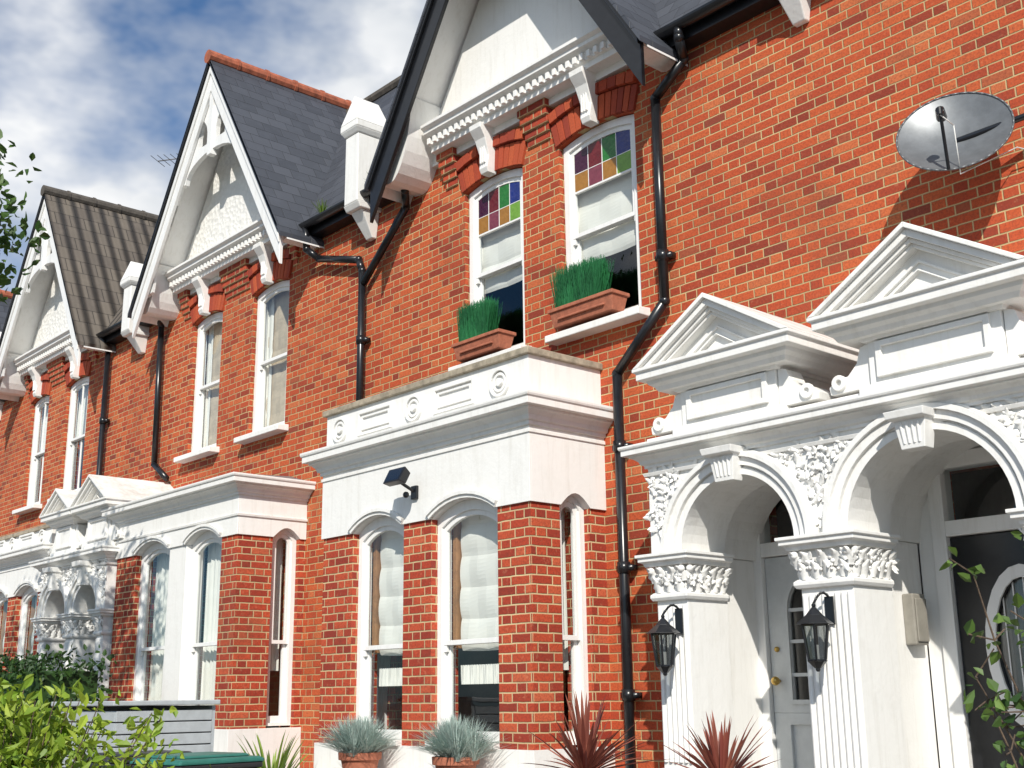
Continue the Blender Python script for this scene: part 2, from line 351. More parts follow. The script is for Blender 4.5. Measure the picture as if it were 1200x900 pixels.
# ------------------------------------------------------------------ house
ZF=6.93;ZA=9.93
def house(x0,x1,cx,wins,barge='white',tiles=None,ridge=None,bay=None,door=None,seed=0,stain_lite=False,HW=1.95):
    random.seed(100+seed);SL=(ZA-ZF)/HW
    g=grp('brick_house',((x0+x1)/2,0,0))
    tiles=tiles or SLATE;ridge=ridge or DARKRIDGE
    W=g.p('walls',BRICK)
    zs,zt,rise=4.72,6.66,.07
    holes=[archl(a,b,zs,zt,rise) for a,b in wins];lower=[]
    if bay: lower.append(rect(bay['x0']+.35,bay['x1']-.35,1.15,3.15))
    if door: lower.append(rect(door[0],door[1],.62,3.02))
    wallplate(W,x0,x1,0,3.9,lower,0,.3);wallplate(W,x0,x1,3.9,7.08,holes,0,.3)
    plate(W,[[(cx-HW+.1,7.08),(cx+HW-.1,7.08),(cx,ZA-.15)]],.02,.25)
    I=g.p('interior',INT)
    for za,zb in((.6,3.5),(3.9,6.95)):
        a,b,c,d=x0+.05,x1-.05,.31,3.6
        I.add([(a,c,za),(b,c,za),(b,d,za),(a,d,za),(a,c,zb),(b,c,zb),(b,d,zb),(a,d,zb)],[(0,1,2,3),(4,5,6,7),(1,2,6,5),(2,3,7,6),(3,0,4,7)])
    box(g.p('rear_walls',BRICK),x0+.001,x1-.001,7.6,7.85,0,7.05)
    V=g.p('brick_arches',VOUS,.003);C=g.p('curtains',CLOTH)
    key=g.p('keystone_brackets',WHITE,.006)
    for wi,(a,b) in enumerate(wins):
        sash(g,a+.01,b-.01,zs+.03,zt-.01,.05,rise*.9,lite=(.42 if stain_lite else None),bars=(1 if seed==2 else 0),fw=.07)
        if stain_lite: curtain(C,a+.06,b-.06,zs+ (.80 if wi==0 else .72),zt-.05,.18,'h',.02)
        elif seed==1: curtain(g.p('blinds',BEIGE),a+.06,b-.06,zs+.05,zt-.05,.20,'h',.012);curtain(C,a+.06,a+.22,zs+.05,zt-.05,.18,'v',.012);curtain(C,b-.28,b-.06,zs+.05,zt-.05,.17,'v',.012)
        else: curtain(C,a+.06,b-.06,zs+1.0,zt-.05,.2,'v',.02)
        sill(g,a-.09,b+.09,-.15,.06,zs+.03,.085)
        voussoirs(V,a-.02,b+.02,zt-rise,rise,.235,-.03,.05)
        voussoirs(V,a-.06,b+.06,zt-rise+.245,rise,.105,-.065,.05,bw=.11)
        c=(a+b)/2
        kz0,kz1=zt-.03,7.12
        vs=[];
        for z,w,y in((kz0,.055,-.11),(kz0+.05,.06,-.13),(kz0+.18,.066,-.11),(kz1-.14,.078,-.17),(kz1-.05,.085,-.235),(kz1,.088,-.24)):
            vs+=[(c-w,.0,z),(c-w,y,z),(c+w,y,z),(c+w,.0,z)]
        fs=[(i*4+k,i*4+(k+1)%4,i*4+4+(k+1)%4,i*4+4+k) for i in range(5) for k in range(4)]+[(0,1,2,3),(23,22,21,20)]
        key.add(vs,fs)
        for dx in(-.03,0,.03): box(key,c+dx-.008,c+dx+.008,-.145,-.1,kz0+.1,kz1-.16)
    wl=min(w[0] for w in wins);wr=max(w[1] for w in wins);mid=sorted([w for pr in wins for w in pr])[1:3]
    Cb=g.p('brick_corbels',BRICK2,.002)
    px0,px1=max(wl-.33,cx-HW+.43),min(wr+.33,cx+HW-.43)
    for (a,b) in((px0+.04,wl-.1),(mid[0]+.1,mid[1]-.1),(wr+.1,px1-.04)):
        if b-a<.03: continue
        for k in range(5): box(Cb,a-.010*k,b+.010*k,-.022-.024*k,.05,6.725+.075*k-.0,6.725+.075*(k+1)-.001)
    D=g.p('gable_cornice',WHITE,.004)
    pr=[(-.05,7.10),(.17,7.10),(.17,7.17),(.20,7.18),(.20,7.26),(.27,7.30),(.27,7.34),(.31,7.37),(.31,7.41),(-.05,7.46)]
    pr=[(o,7.1+(z-7.1)*.85) for o,z in pr]
    sweep(D,pr,[(px0,-.02),(px1,-.02)])
    x=px0+.02
    while x<px1-.03:
        box(D,x,x+.045,-.258,-.2,7.165,7.232);x+=.09
    Gp=g.p('gable_panel',PARG if barge=='white' else WHITE)
    off=.13
    plate(Gp,[[(cx-HW+off,ZF+.1),(cx+HW-off,ZF+.1),(cx,ZA-off*SL+.0)]],-.06,.015)
    Kn=g.p('gable_kneelers',WHITE,.006)
    for s in(-1,1):
        q=[(cx+s*(HW-.02),ZF-.10),(cx+s*(HW-.16),ZF-.12)]
        ins=abs((px0 if s<0 else px1)-cx)+.005
        for i in range(9):
            t=i/8;q.append((cx+s*(HW-.16-(HW-.16-ins)*math.sin(t*math.pi/2)),ZF-.12+ (1.0)*(1-math.cos(t*math.pi/2))))
        zi=ZF-.12+1.0;zr=ZA-SL*ins-.10
        q.append((cx+s*ins,min(zi,zr)+.0));q.append((cx+s*(HW-.02),ZF-.0))
        q=[(h,min(z,ZA-SL*abs(h-cx)-.10) if i>1 else z) for i,(h,z) in enumerate(q)]
        plate(Kn,[q],-.44,.0)
    def slope_board(m,inner,outer,y0,y1,x_end=HW):
        for s in(-1,1):
            q=[(cx,ZA-outer),(cx,ZA-inner),(cx+s*(x_end),ZA-inner-SL*x_end),(cx+s*x_end,ZA-outer-SL*x_end)]
            plate(m,[q],y0,y1)
    BB=g.p('bargeboards',WHITEW if barge=='white' else BLACK,.006)
    if barge=='white':
        slope_board(BB,.06,.46,-.55,-.505);slope_board(BB,.10,.20,-.575,-.552)
        slope_board(g.p('verge_trim',BLACK,.003),-.02,.055,-.60,-.50)
    else:
        slope_board(BB,-.02,.46,-.55,-.505,HW+.04);slope_board(BB,.0,.09,-.585,-.552,HW+.04)
    T=g.p('gable_truss',WHITEW,.005)
    if barge=='white':
        zb=8.35
        hw=(ZA-.3-zb)/SL
        def lancet(c,w,z0,z1):
            return [(c-w,z0),(c+w,z0),(c+w,z0+(z1-z0)*.45),(c+w*.75,z0+(z1-z0)*.72),(c,z1),(c-w*.75,z0+(z1-z0)*.72),(c-w,z0+(z1-z0)*.45)]
        def half(s):
            o=[(cx,zb+.28)]+[(cx+s*(hw-.15)*math.cos(math.pi/2*(1-i/6)),zb+.28*math.sin(math.pi/2*(1-i/6))) for i in range(1,7)]+[(cx+s*hw,zb),(cx,ZA-.3)]
            plate(T,[o,lancet(cx+s*.24,.12,zb+.40,zb+.78)],-.50,-.44)
        half(-1);half(1)
        box(T,cx-.05,cx+.05,-.53,-.44,zb+.2,ZA-.35)
        for s in(-1,1):
            q=[(cx+s*(HW-.25),ZF+.12),(cx+s*(HW-.42),ZF+.12)]+[(cx+s*(hw-.05+(HW-.42-hw)*math.cos(math.pi/2*i/6)),ZF+.12+(zb-ZF-.1)*math.sin(math.pi/2*i/6)) for i in range(1,7)]+[(cx+s*hw,zb+.05)]
            plate(T,[[(h,min(z,ZA-SL*abs(h-cx)-.3)) for h,z in q]],-.49,-.45)
    else:
        zb=8.6;hw=(ZA-.4-zb)/SL
        plate(T,[[(cx-hw,zb),(cx+hw,zb),(cx,ZA-.4)]],-.495,-.44)
    So=g.p('soffits',WHITEW);Rf=g.p('gable_roof',tiles)
    for s in(-1,1):
        e=HW+.08
        for m,o0,o1,y0,y1 in((Rf,0,.055,-.60,1.75),(So,.056,.075,-.505,-.0)):
            q=[(cx,ZA-o0+.03),(cx,ZA-o1+.03),(cx+s*e,ZA-o1+.03-SL*e),(cx+s*e,ZA-o0+.03-SL*e)];plate(m,[q],y0,y1)
    Mr=g.p('main_roof',tiles);yb,zb_,yt,ztp=-.16,7.06,1.62,9.80
    for xa,s in((x0,-1),(x1,1)):
        foot=cx+s*(HW-.05);
        if (xa-foot)*s<=0.02: continue
        q=[(xa,yb,zb_),(foot,yb,zb_),(cx,yt,ztp),(xa,yt,ztp)]
        n=Vector((0,-.055,.035));Mr.add([Vector(p) for p in q]+[Vector(p)-n for p in q],[(0,1,2,3),(7,6,5,4),(0,4,5,1),(1,5,6,2),(2,6,7,3),(3,7,4,0)])
        Gt=g.p('gutters',BLACK);ga,gb=sorted((xa,foot))
        box(g.p('fascia',BLACK),ga,gb,-.16,.0,6.90,7.06)
        n=10
        vs=[]
        for xx in(ga,gb):
            for i in range(n+1):
                t=math.pi+math.pi*i/n;vs.append((xx,-.225+.062*math.cos(t),7.03+.062*math.sin(t)))
            for i in range(n+1):
                t=2*math.pi-math.pi*i/n;vs.append((xx,-.225+.055*math.cos(t),7.03+.055*math.sin(t)))
        k=2*n+2;Gt.add(vs,[(i,(i+1)%k,(i+1)%k+k,i+k) for i in range(k)]+[tuple(range(k)),tuple(range(2*k-1,k-1,-1))])
    Mr.add([(x0,yt,ztp),(x1,yt,ztp),(x1,7.9,7.0),(x0,7.9,7.0)],[(0,1,2,3)])
    Rd=g.p('ridge_tiles',ridge)
    y=-.62
    while y<1.6: cyl(Rd,(cx,y,ZA+.02),(cx,y+.44,ZA+.02),.095,12);cyl(Rd,(cx,y+.41,ZA+.02),(cx,y+.45,ZA+.02),.108,12);y+=.45
    Md=g.p('main_ridge_tiles',DARKRIDGE)
    x=x0
    while x<x1-.1: cyl(Md,(x,yt,ztp),(x+.44,yt,ztp),.09,10);x+=.45
    return g
def bay(g,x0,x1,wins,zpl,zh,zc0,zc1,zp,style,swin,white_mull=False):
    yf=-.85
    Pb=g.p('bay_piers',BRICK2);S=g.p('bay_stucco',WHITE,.006)
    edges=[x0]+[e for w in wins for e in w]+[x1]
    for i in range(0,len(edges),2):
        a,b=edges[i],edges[i+1];first=i==0;last=i==len(edges)-2
        if white_mull and not first and not last: box(S,a,b,yf,yf+.24,zpl+.001,zh-.001)
        else: box(Pb,a,b,yf,yf+.3,zpl-.02,zh+.06)
    for xs in(x1,x0):
        s=1 if xs==x1 else -1
        xa,xb=(xs-.3,xs) if s>0 else (xs,xs+.3)
        y0,y1=swin
        box(Pb,xa,xb-.0,yf+.301,y0,zpl-.02,zh+.06);box(Pb,xa,xb,y1,-.001,zpl-.02,zh+.06)
        ya=yf+.0005
        plate(S,[[(ya,zh),(y0,zh)]+[(y0+(y1-y0)*(i/8),zh+.11*math.sin(math.pi*i/8)+.0) for i in range(1,8)]+[(y1,zh),(-.001,zh),(-.001,zc0+.05),(ya,zc0+.05)]],xs+.02*s,xs-.28*s,'x')
        box(S,min(xs+.03*s,xs-.27*s),max(xs+.03*s,xs-.27*s),yf+.302,-.001,.1,zpl)
        sash(g,y0,y1,zpl+.02,zh+.11,xs-.06*s,.08,'x',mid=.42,sign=-s,horn=False)
        curtain(g.p('curtains',CLOTH),y0+.05,y1-.05,zpl+.6,zh+.05,xs-.25*s,'v',.015,.07,'x')
    lp=[(x0-.02,zh)]
    for a,b in wins:
        w=(b-a)/2;c=(a+b)/2;rise=.13;R=(w*w+rise*rise)/(2*rise);zc=zh+rise-R;aa=math.asin(w/R)
        for i in range(11): t=-aa+2*aa*i/10;lp.append((c+R*math.sin(t),zc+R*math.cos(t)))
        H=g.p('hood_moulds',WHITE)
        for (r0,r1,yy) in((.0,.03,-.015),(.03,.06,-.032)):
            n=10
            for i in range(n):
                t0=-aa+2*aa*i/n;t1=-aa+2*aa*(i+1)/n
                q=[(c+r*math.sin(t),zc+r*math.cos(t)) for r,t in((R+r0,t0),(R+r0,t1),(R+r1,t1),(R+r1,t0))]
                vs=[(x,yf-.02+yy,z) for x,z in q]+[(x,yf,z) for x,z in q];H.add(vs,[(0,1,2,3),(7,6,5,4),(0,4,5,1),(2,6,7,3),(1,5,6,2),(3,7,4,0)])
    lp+=[(x1+.02,zh),(x1+.02,zc0+.05),(x0-.02,zc0+.05)]
    plate(S,[lp],yf-.02,yf)
    plate(S,[[(x0+.281,zh)]+lp[1:-3]+[(x1-.281,zh),(x1-.281,zc0+.05),(x0+.281,zc0+.05)]],yf+.0006,yf+.26)
    box(S,x0-.03,x1+.03,yf-.03,yf+.3,.1,zpl)
    box(S,x0-.03,x1+.03,yf-.4,yf-.031,.1,.9)
    for a,b in wins:
        sash(g,a-.03,b+.03,zpl+.02,zh+.13,yf+.07,.13,mid=.42,fw=.09)
        box(S,a,b,yf-.06,yf+.1,zpl-.0,zpl+.045)
        if style=='A':
            curtain(g.p('curtains',CLOTH),a+.13,b-.06,zpl+.78,zh+.08,yf+.24,'h',.022);box(g.p('shutter_edges',WOOD,.003),a+.06,a+.11,yf+.19,yf+.28,zpl+.8,zh+.05)
            curtain(g.p('curtains',CLOTH),a+.1,b-.06,zpl+.5,zpl+.66,yf+.25,'v',.008,.03)
        else: curtain(g.p('curtains',CLOTH),a+.05,b-.05,zpl+.05,zh+.1,yf+.25,'v',.018,.085)
    path=[(x0-.02,0),(x0-.02,yf-.02),(x1+.02,yf-.02),(x1+.02,0)]
    Cn=g.p('bay_cornice',WHITE,.003);sweep(Cn,cornice(zc0,zc1,.17),path)
    sweep(Cn,[(-.01,zh+.2),(.015,zh+.2),(.02,zh+.225),(-.01,zh+.24)] if style!='A' else [(-.01,zc0-.06),(.012,zc0-.06),(.012,zc0-.03),(-.01,zc0-.03)],path)
    if style=='A':
        for a,b,c,d in((x0,x1,yf,yf+.2),): box(S,a,b,c,d,zc1-.02,zp-.06)
        for xs in(x0,x1-.2): box(S,xs+.001,xs+.199,yf+.201,-.001,zc1-.02,zp-.06)
        Cp=g.p('parapet_coping',STONE,.008)
        box(Cp,x0-.035,x1+.035,yf-.035,yf+.235,zp-.06,zp)
        for xs in(x0,x1-.2): box(Cp,xs-.034,xs+.234,yf+.236,-.002,zp-.06,zp)
        Pn=g.p('parapet_mouldings',WHITE,.003)
        L=x1-x0;zc=(zc1+zp-.06)/2+.0
        for t in(.085,.485,.885):
            c=x0+L*t;
            for r0,r1,yy in((.10,.125,.03),(.06,.085,.02),(0.0,.035,.035)):
                ring(Pn,c,zc,r0,r1,yf-yy,yf+.01,0,2*math.pi,24)
        for t0,t1 in((.19,.375),(.585,.775)):
            a,b=x0+L*t0,x0+L*t1
            plate(Pn,[rect(a,b,zc-.12,zc+.12),rect(a+.03,b-.03,zc-.09,zc+.09)],yf-.028,yf+.01)
            plate(Pn,[rect(a+.05,b-.05,zc-.07,zc+.07),rect(a+.07,b-.07,zc-.05,zc+.05)],yf-.018,yf+.01)
        box(g.p('bay_roof',LEAD),x0+.2,x1-.2,yf+.2,0,zc1-.1,zc1+.08)
    else:
        m=g.p('bay_roof',LEAD)
        a,b,c=x0-.12,x1+.12,yf-.12;z0=zc1-.012;z1=zc1+.13
        m.add([(a,c,z0),(b,c,z0),(b,0,z0),(a,0,z0),(a+.5,-.0,z1),(b-.5,-.0,z1)],[(0,1,5,4),(1,2,5),(3,0,4),(2,3,4,5),(0,3,2,1)])
    box(g.p('bay_ceiling',INT),x0+.3,x1-.3,yf+.3,0,zh+.3,zh+.32);box(g.p('bay_floor',INT),x0+.3,x1-.3,yf+.3,.3,.6,.62)
def finial(g,x,dz=0,k=1.0):
    m=g.p('party_wall_finials',WHITE,.01)
    def pr(z0,z1,w0,w1,ya,yb,yc=None,yd=None):
        yc=ya if yc is None else yc;yd=yb if yd is None else yd;z0=6.62+(z0-6.62)*k+dz;z1=6.62+(z1-6.62)*k+dz;w0*=.85;w1*=.85
        m.add([(x-w0,ya,z0),(x+w0,ya,z0),(x+w0,yb,z0),(x-w0,yb,z0),(x-w1,yc,z1),(x+w1,yc,z1),(x+w1,yd,z1),(x-w1,yd,z1)],[(0,1,2,3),(4,7,6,5),(0,4,5,1),(1,5,6,2),(2,6,7,3),(3,7,4,0)])
    pr(6.56,6.85,.07,.13,-.06,.0,-.24,.0)
    pr(6.851,6.92,.165,.17,-.28,.1,-.32,.1)
    pr(6.921,7.74,.15,.145,-.32,.05)
    pr(7.741,7.80,.155,.195,-.33,.07,-.37,.11)
    pr(7.801,7.88,.195,.195,-.37,.11)
    a=.166;z=6.62+(7.881-6.62)*k+dz;zt=z+.36*k
    m.add([(x-a,-.37,z),(x+a,-.37,z),(x+a,.11,z),(x-a,.11,z),(x,-.30,zt),(x,.04,zt)],[(0,1,2,3),(0,4,1),(1,4,5,2),(2,5,3),(3,5,4,0)])
    q=[(.06,7.3),(1.62,9.7),(1.62,9.95),(.06,7.5)]
    plate(g.p('party_parapet',BRICK),[q],x-.1,x+.1,'x')
# --- houses
A=house(-10.6,-4.62,-7.84,[(-8.86,-7.98),(-7.47,-6.51)],barge='black',bay=dict(x0=-10.05,x1=-7.02),door=(-5.5,-4.52-.11),seed=0,stain_lite=True,HW=1.88)
bay(A,-10.0,-7.02,[(-9.5,-8.70),(-8.30,-7.42)],1.2,3.10,3.72,3.97,4.38,'A',(-.53,-.19))
Bh=house(-16.4,-10.6,-13.52,[(-14.71,-13.91),(-13.10,-12.24)],ridge=RIDGE,bay=dict(x0=-14.75,x1=-11.7),door=(-15.72,-15.05),seed=1)
bay(Bh,-14.75,-11.70,[(-14.2,-13.3),(-12.88,-12.05)],1.3,3.33,3.76,3.98,0,'B',(-.42,-.08),white_mull=True)
Ch=house(-22.3,-16.4,-19.3,[(-20.62,-19.86),(-19.08,-18.22)],tiles=PANT,ridge=DARKRIDGE,bay=dict(x0=-19.9,x1=-17.0),door=(-16.65,-16.45),seed=2)
bay(Ch,-19.9,-17.0,[(-19.3,-18.5),(-18.15,-17.35)],1.3,3.1,3.55,3.75,4.05,'A',(-.5,-.16))
Dh=house(-4.62,1.6,-.4,[(-1.55,-.65),(-.15,.75)],barge='black',bay=dict(x0=-1.25,x1=1.5),door=(-4.05,-2.9),seed=3)
bay(Dh,-1.25,1.5,[(-.8,0),(.35,1.15)],1.2,3.10,3.74,3.97,4.38,'A',(-.53,-.19))
Eh=house(-28.1,-22.3,-25.2,[(-26.4,-25.6),(-24.8,-24.0)],ridge=RIDGE,bay=dict(x0=-26.6,x1=-23.6),seed=4)
bay(Eh,-26.6,-23.6,[(-26.1,-25.2),(-24.8,-23.9)],1.3,3.33,3.76,3.98,0,'B',(-.42,-.08))
finial(A,-10.47);finial(Bh,-16.27,-.05,.82);finial(Dh,-4.72,.06);finial(Ch,-22.2)
# drainpipes
def pipe(g,pts,r=.042):
    m=g.p('drainpipes',BLACK,0,True);tube(m,pts,r)
    for i in range(len(pts)-1):
        p,q=Vector(pts[i]),Vector(pts[i+1])
        if abs(p.x-q.x)<.02 and abs(p.z-q.z)>.9:
            n=int(abs(p.z-q.z)/1.0)
            for k in range(n):
                z=min(p.z,q.z)+ .35+k*1.0
                cyl(m,(p.x,p.y,z),(p.x,p.y,z+.09),r*1.3,12);box(m,p.x-.085,p.x+.085,p.y+.0,p.y+.07,z+.02,z+.065)
pipe(A,[(-5.78,-.225,7.0),(-5.78,-.225,6.9),(-5.85,-.09,6.78),(-6.18,-.09,6.55),(-6.18,-.09,4.72),(-6.74,-.09,4.22),(-6.74,-.09,.2)])
pipe(A,[(-9.62,-.24,6.95),(-9.62,-.2,6.82),(-9.75,-.09,6.7),(-10.52,-.09,6.05)])
cyl(A.p('drainpipes',BLACK),(-9.62,-.25,6.93),(-9.62,-.25,7.06),.06,12,.09)
pipe(Bh,[(-11.55,-.225,7.0),(-11.55,-.2,6.72),(-11.45,-.09,6.60),(-10.62,-.09,6.35),(-10.55,-.09,6.2),(-10.55,-.09,4.0)])
pipe(Bh,[(-15.55,-.225,7.0),(-15.55,-.2,6.9),(-15.55,-.09,6.75),(-15.5,-.09,4.75),(-15.1,-.09,4.5)])
pipe(Ch,[(-17.35,-.225,7.0),(-17.35,-.09,6.8),(-17.35,-.09,.3)])
# ------------------------------------------------------------------ porches
def pediment(g,cx,hw,zb,za,y):
    m=g.p('pediments',WHITE,.004)
    hb=.15
    path=[(cx-hw+.13,0),(cx-hw+.13,y+.13),(cx+hw-.13,y+.13),(cx+hw-.13,0)]
    sweep(m,[(-.2,zb-hb),(.0,zb-hb),(.02,zb-hb+.03),(.05,zb-hb+.05),(.06,zb-hb+.075),(.11,zb-hb+.08),(.11,zb-.02),(.13,zb-.01),(.13,zb+.012),(-.2,zb+.012)],path)
    sl=(za-zb)/hw
    plate(m,[[(cx-hw+.12,zb+.0),(cx+hw-.12,zb+.0),(cx,za-.10)]],y+.16,0.0)
    for o0,o1,yy in((.0,.035,0),(.035,.085,.03),(.085,.115,.065),(.115,.14,.09)):
        for s in(-1,1):
            q=[(cx,za-o0),(cx,za-o1),(cx+s*(hw-o1/sl),zb+.013),(cx+s*(hw-o0/sl),zb+.013)]
            plate(m,[q],y+yy,0 if o0==0 else y+.2)
    for k,(o,yy) in enumerate(((.19,.14),(.24,.125))):
        h2=hw-o/sl*1.25
        if h2>.1:
            tri=lambda f:[(cx-h2*f,zb+.035+(1-f)*.06),(cx+h2*f,zb+.035+(1-f)*.06),(cx,zb+.035+(1-f)*.06+h2*f*sl)]
            plate(m,[tri(1),tri(.86)],y+yy,y+.17)
def capital(g,x0,x1,y0,y1,zb,zt,sides):
    C=g.p('capitals',WHITE,.003);L=g.p('carved_leaves',WHITE,0,True)
    box(C,x0-.005,x1+.005,y0-.005,y1+.0,zb,zt-.07)
    sweep(C,[(-.05,zb-.05),(.018,zb-.05),(.03,zb-.03),(.03,zb-.01),(.012,zb+.005),(-.05,zb+.005)],[(x0,y1),(x0,y0),(x1,y0),(x1,y1)])
    sweep(C,[(-.05,zt-.085),(.05,zt-.085),(.06,zt-.06),(.085,zt-.05),(.085,zt-.025),(.10,zt-.02),(.10,zt),(-.05,zt)],[(x0,y1),(x0,y0),(x1,y0),(x1,y1)])
    h=zt-.085-zb
    def face(a,b,mk,R,O):
        n=max(2,int((b-a)/.075))
        for row in range(2):
            for i in range(n+row):
                t=(i+.5*(1-row))/n;p=mk(a+(b-a)*min(1,t))
                base=Vector(p)+Vector((0,0,zb+.0+row*h*.38));leaf(L,base,R,ZU,O,.09,h*.60,random.uniform(-.25,.25),.045+.02*row)
        for i in range(n*6):
            p=Vector(mk(random.uniform(a,b)))+Vector((0,0,zb+h*random.uniform(.25,.95)))+Vector(O)*.03;sph(L,p,random.uniform(.009,.016),7,5)
        for i in range(n*2):
            p=Vector(mk(random.uniform(a,b)))+Vector((0,0,zb+h*random.uniform(.3,.7)))+Vector(O)*.025;leaf(L,p,R,ZU,O,.045,.06,random.uniform(0,6.28),.02)
        for e in(a,b): sph(L,Vector(mk(e))+Vector((0,0,zt-.115))+Vector(O)*.035,.026,10,6)
    face(x0,x1,lambda t:(t,y0-.005,0),XR,FO)
    if 'r' in sides: face(y0,y1,lambda t:(x1+.005,t,0),(0,1,0),(1,0,0))
    if 'l' in sides: face(y0,y1,lambda t:(x0-.005,t,0),(0,-1,0),(-1,0,0))
def porch(piers,arches,peds,dz=0,yf=-.95,zfl=.7,doors=()):
    g=grp('entrance_porch',((piers[0][0]+piers[-1][1])/2,yf,0))
    S=g.p('porch_walls',WHITE,.004);Z=2.54+dz;ZT=3.15+dz
    xl,xr=piers[0][0]-.02,piers[-1][1]+.02;xm=(piers[1][0]+piers[1][1])/2
    def arched(extra,y0,y1):
        for k,(c,r) in enumerate(arches):
            a,b=(xl,xm) if k==0 else (xm,xr)
            lp=[(a,Z)];r=r+extra
            for i in range(25): t=math.pi-math.pi*i/24;lp.append((c+r*math.cos(t),Z+r*math.sin(t)*(.97 if extra else 1)))
            lp+=[(b,Z),(b,ZT+.1),(a,ZT+.1)]
            plate(S,[lp],y0,y1)
    arched(0,yf,yf+.45)
    lim=min((arches[1][0]-arches[0][0]-arches[0][1]-arches[1][1])/2-.05,.10)
    arched(max(.02,lim*.8),yf+.451,-.002)
    for (c,r),dr in zip(arches,doors):
        if dr: plate(g.p('porch_lining',WHITE),[rect(c-r-.30,c+r+.30,.4,Z+r+.13),rect(dr[0]-.095,dr[1]+.095,.66,3.05)],-.012,-.006)
    Fl=g.p('fluting',WHITE,.003,False)
    for i,(a,b) in enumerate(piers):
        box(S,a,b,yf+.02,yf+.45,zfl-.4,Z-.001)
        inset=max(.02,lim*.8)
        aa=a+(inset if i>0 else 0);bb=b-(inset if i<len(piers)-1 else 0)
        if i==0: bb=b-.12*(.9 if lim>.05 else .3)
        box(S,aa,bb,yf+.44,-.003,zfl-.41,Z-.002)
        w=b-a;box(S,a-.012,b+.012,yf+.008,yf+.46,zfl-.4,1.12+dz)
        n=max(3,int(w/.05));st=(w-.05)/n
        for k in range(n+1): x=a+.025+st*k;cyl(Fl,(x,yf+.016,1.16+dz),(x,yf+.016,Z-.36),st*.36,8)
        capital(g,a,b,yf+.01,yf+.43,Z-.27,Z-.002,'rl' if i==1 else ('r' if i==0 else 'l'))
    M=g.p('archivolts',WHITE,.002)
    for c,r in arches:
        ring(M,c,Z,r-.0,r+.045,yf-.02,yf+.01);ring(M,c,Z,r+.045,r+.06,yf-.008,yf+.01);ring(M,c,Z,r+.06,r+.115,yf-.04,yf+.01);ring(M,c,Z,r+.115,r+.15,yf-.065,yf+.01);ring(M,c,Z,r+.15,r+.165,yf-.03,yf+.01)
        z0,z1=min(Z+r-.03,ZT-.20),ZT+.02;K=g.p('keystones',WHITE,.005)
        vs=[]
        for z,w,y in((z0,.075,yf-.10),(z0+(z1-z0)*.75,.10,yf-.12),(z0+(z1-z0)*.8,.12,yf-.17),(z1,.13,yf-.18)): vs+=[(c-w,yf,z),(c-w,y,z),(c+w,y,z),(c+w,yf,z)]
        K.add(vs,[(i*4+k,i*4+(k+1)%4,i*4+4+(k+1)%4,i*4+4+k) for i in range(3) for k in range(4)]+[(0,1,2,3),(15,14,13,12)])
        for dx in(-.05,-.017,.017,.05): cyl(K,(c+dx*.95,yf-.10,z0+.03),(c+dx*1.1,yf-.12,z0+(z1-z0)*.7),.011,8)
    L=g.p('carved_leaves',WHITE,0,True);cnt=0
    for _ in range(5000):
        x=random.uniform(xl+.03,xr-.03);z=random.uniform(Z+.10,ZT-.02)
        if any(math.hypot(x-c,z-Z)<r+.18 for c,r in arches) or any(abs(x-c)<.16 for c,r in arches): continue
        leaf(L,(x,yf-.0,z),XR,ZU,FO,random.uniform(.035,.06),random.uniform(.05,.085),random.uniform(0,6.28),random.uniform(.01,.03))
        if random.random()<.5: sph(L,(x,yf-.01,z),random.uniform(.008,.015),7,5)
        cnt+=1
        if cnt>260:break
    E=g.p('entablature',WHITE,.003)
    path=[(xl,0),(xl,yf),(xr,yf),(xr,0)]
    sweep(E,cornice(ZT,ZT+.17,.15),path);sweep(E,[(-.01,ZT-.06),(.02,ZT-.06),(.03,ZT-.035),(-.01,ZT-.03)],path)
    box(E,xl,xr,yf+.0,-.001,ZT+.16,ZT+.215)
    for pi_,(cx,hw,zb,za,yy) in enumerate(peds):
        A2=g.p('attic_blocks',WHITE,.004);zb0=ZT+.216;zt0=zb-.14
        bw=hw*.60
        box(A2,cx-bw,cx+bw,yf+.01,-.001,zb0,zt0+.01)
        box(A2,cx-bw-.06,cx+bw+.06,yf-.03,-.001,zb0-.04,zb0+.03)
        plate(A2,[rect(cx-bw+.06,cx+bw-.06,zb0+.07,zt0-.04),rect(cx-bw+.10,cx+bw-.10,zb0+.105,zt0-.075)],yf-.015,yf+.02)
        sweep(A2,[(-.01,zt0-.03),(.025,zt0-.03),(.045,zt0-.002),(-.01,zt0-.002)],[(cx-bw,0),(cx-bw,yf+.01),(cx+bw,yf+.01),(cx+bw,0)])
        for s in(-1,1):
            q=[(cx+s*(bw+.005),zb0+.031),(cx+s*(bw+.30),zb0+.031),(cx+s*(bw+.31),zb0+.08),(cx+s*(bw+.26),zb0+.12),(cx+s*(bw+.17),zb0+.13),(cx+s*(bw+.10),zb0+.20),(cx+s*(bw+.07),zt0-.04),(cx+s*(bw+.005),zt0-.02)]
            plate(A2,[q],yf+.03+.004*pi_,yf+.20+.004*pi_);ring(A2,cx+s*(bw+.225),zb0+.095,.02,.05,yf+.01-.004*pi_,yf+.04,0,6.283,16)
        pediment(g,cx,hw,zb,za,yy)
    return g
p1=porch([(-5.65,-5.38),(-4.46,-4.09),(-2.95,-2.5)],[(-4.92,.46),(-3.545,.525)],[(-4.94,.67,3.82,4.24,-1.15),(-3.42,.71,3.84,4.28,-1.15)],doors=((-5.42,-4.55),(-3.95,-3.05)))
random.seed(5)
p2=porch([(-16.95,-16.75),(-16.02,-15.76),(-15.03,-14.84)],[(-16.385,.355),(-15.395,.355)],[(-16.3,.52,4.08,4.42,-1.12),(-15.2,.58,4.08,4.46,-1.12)],dz=.18)
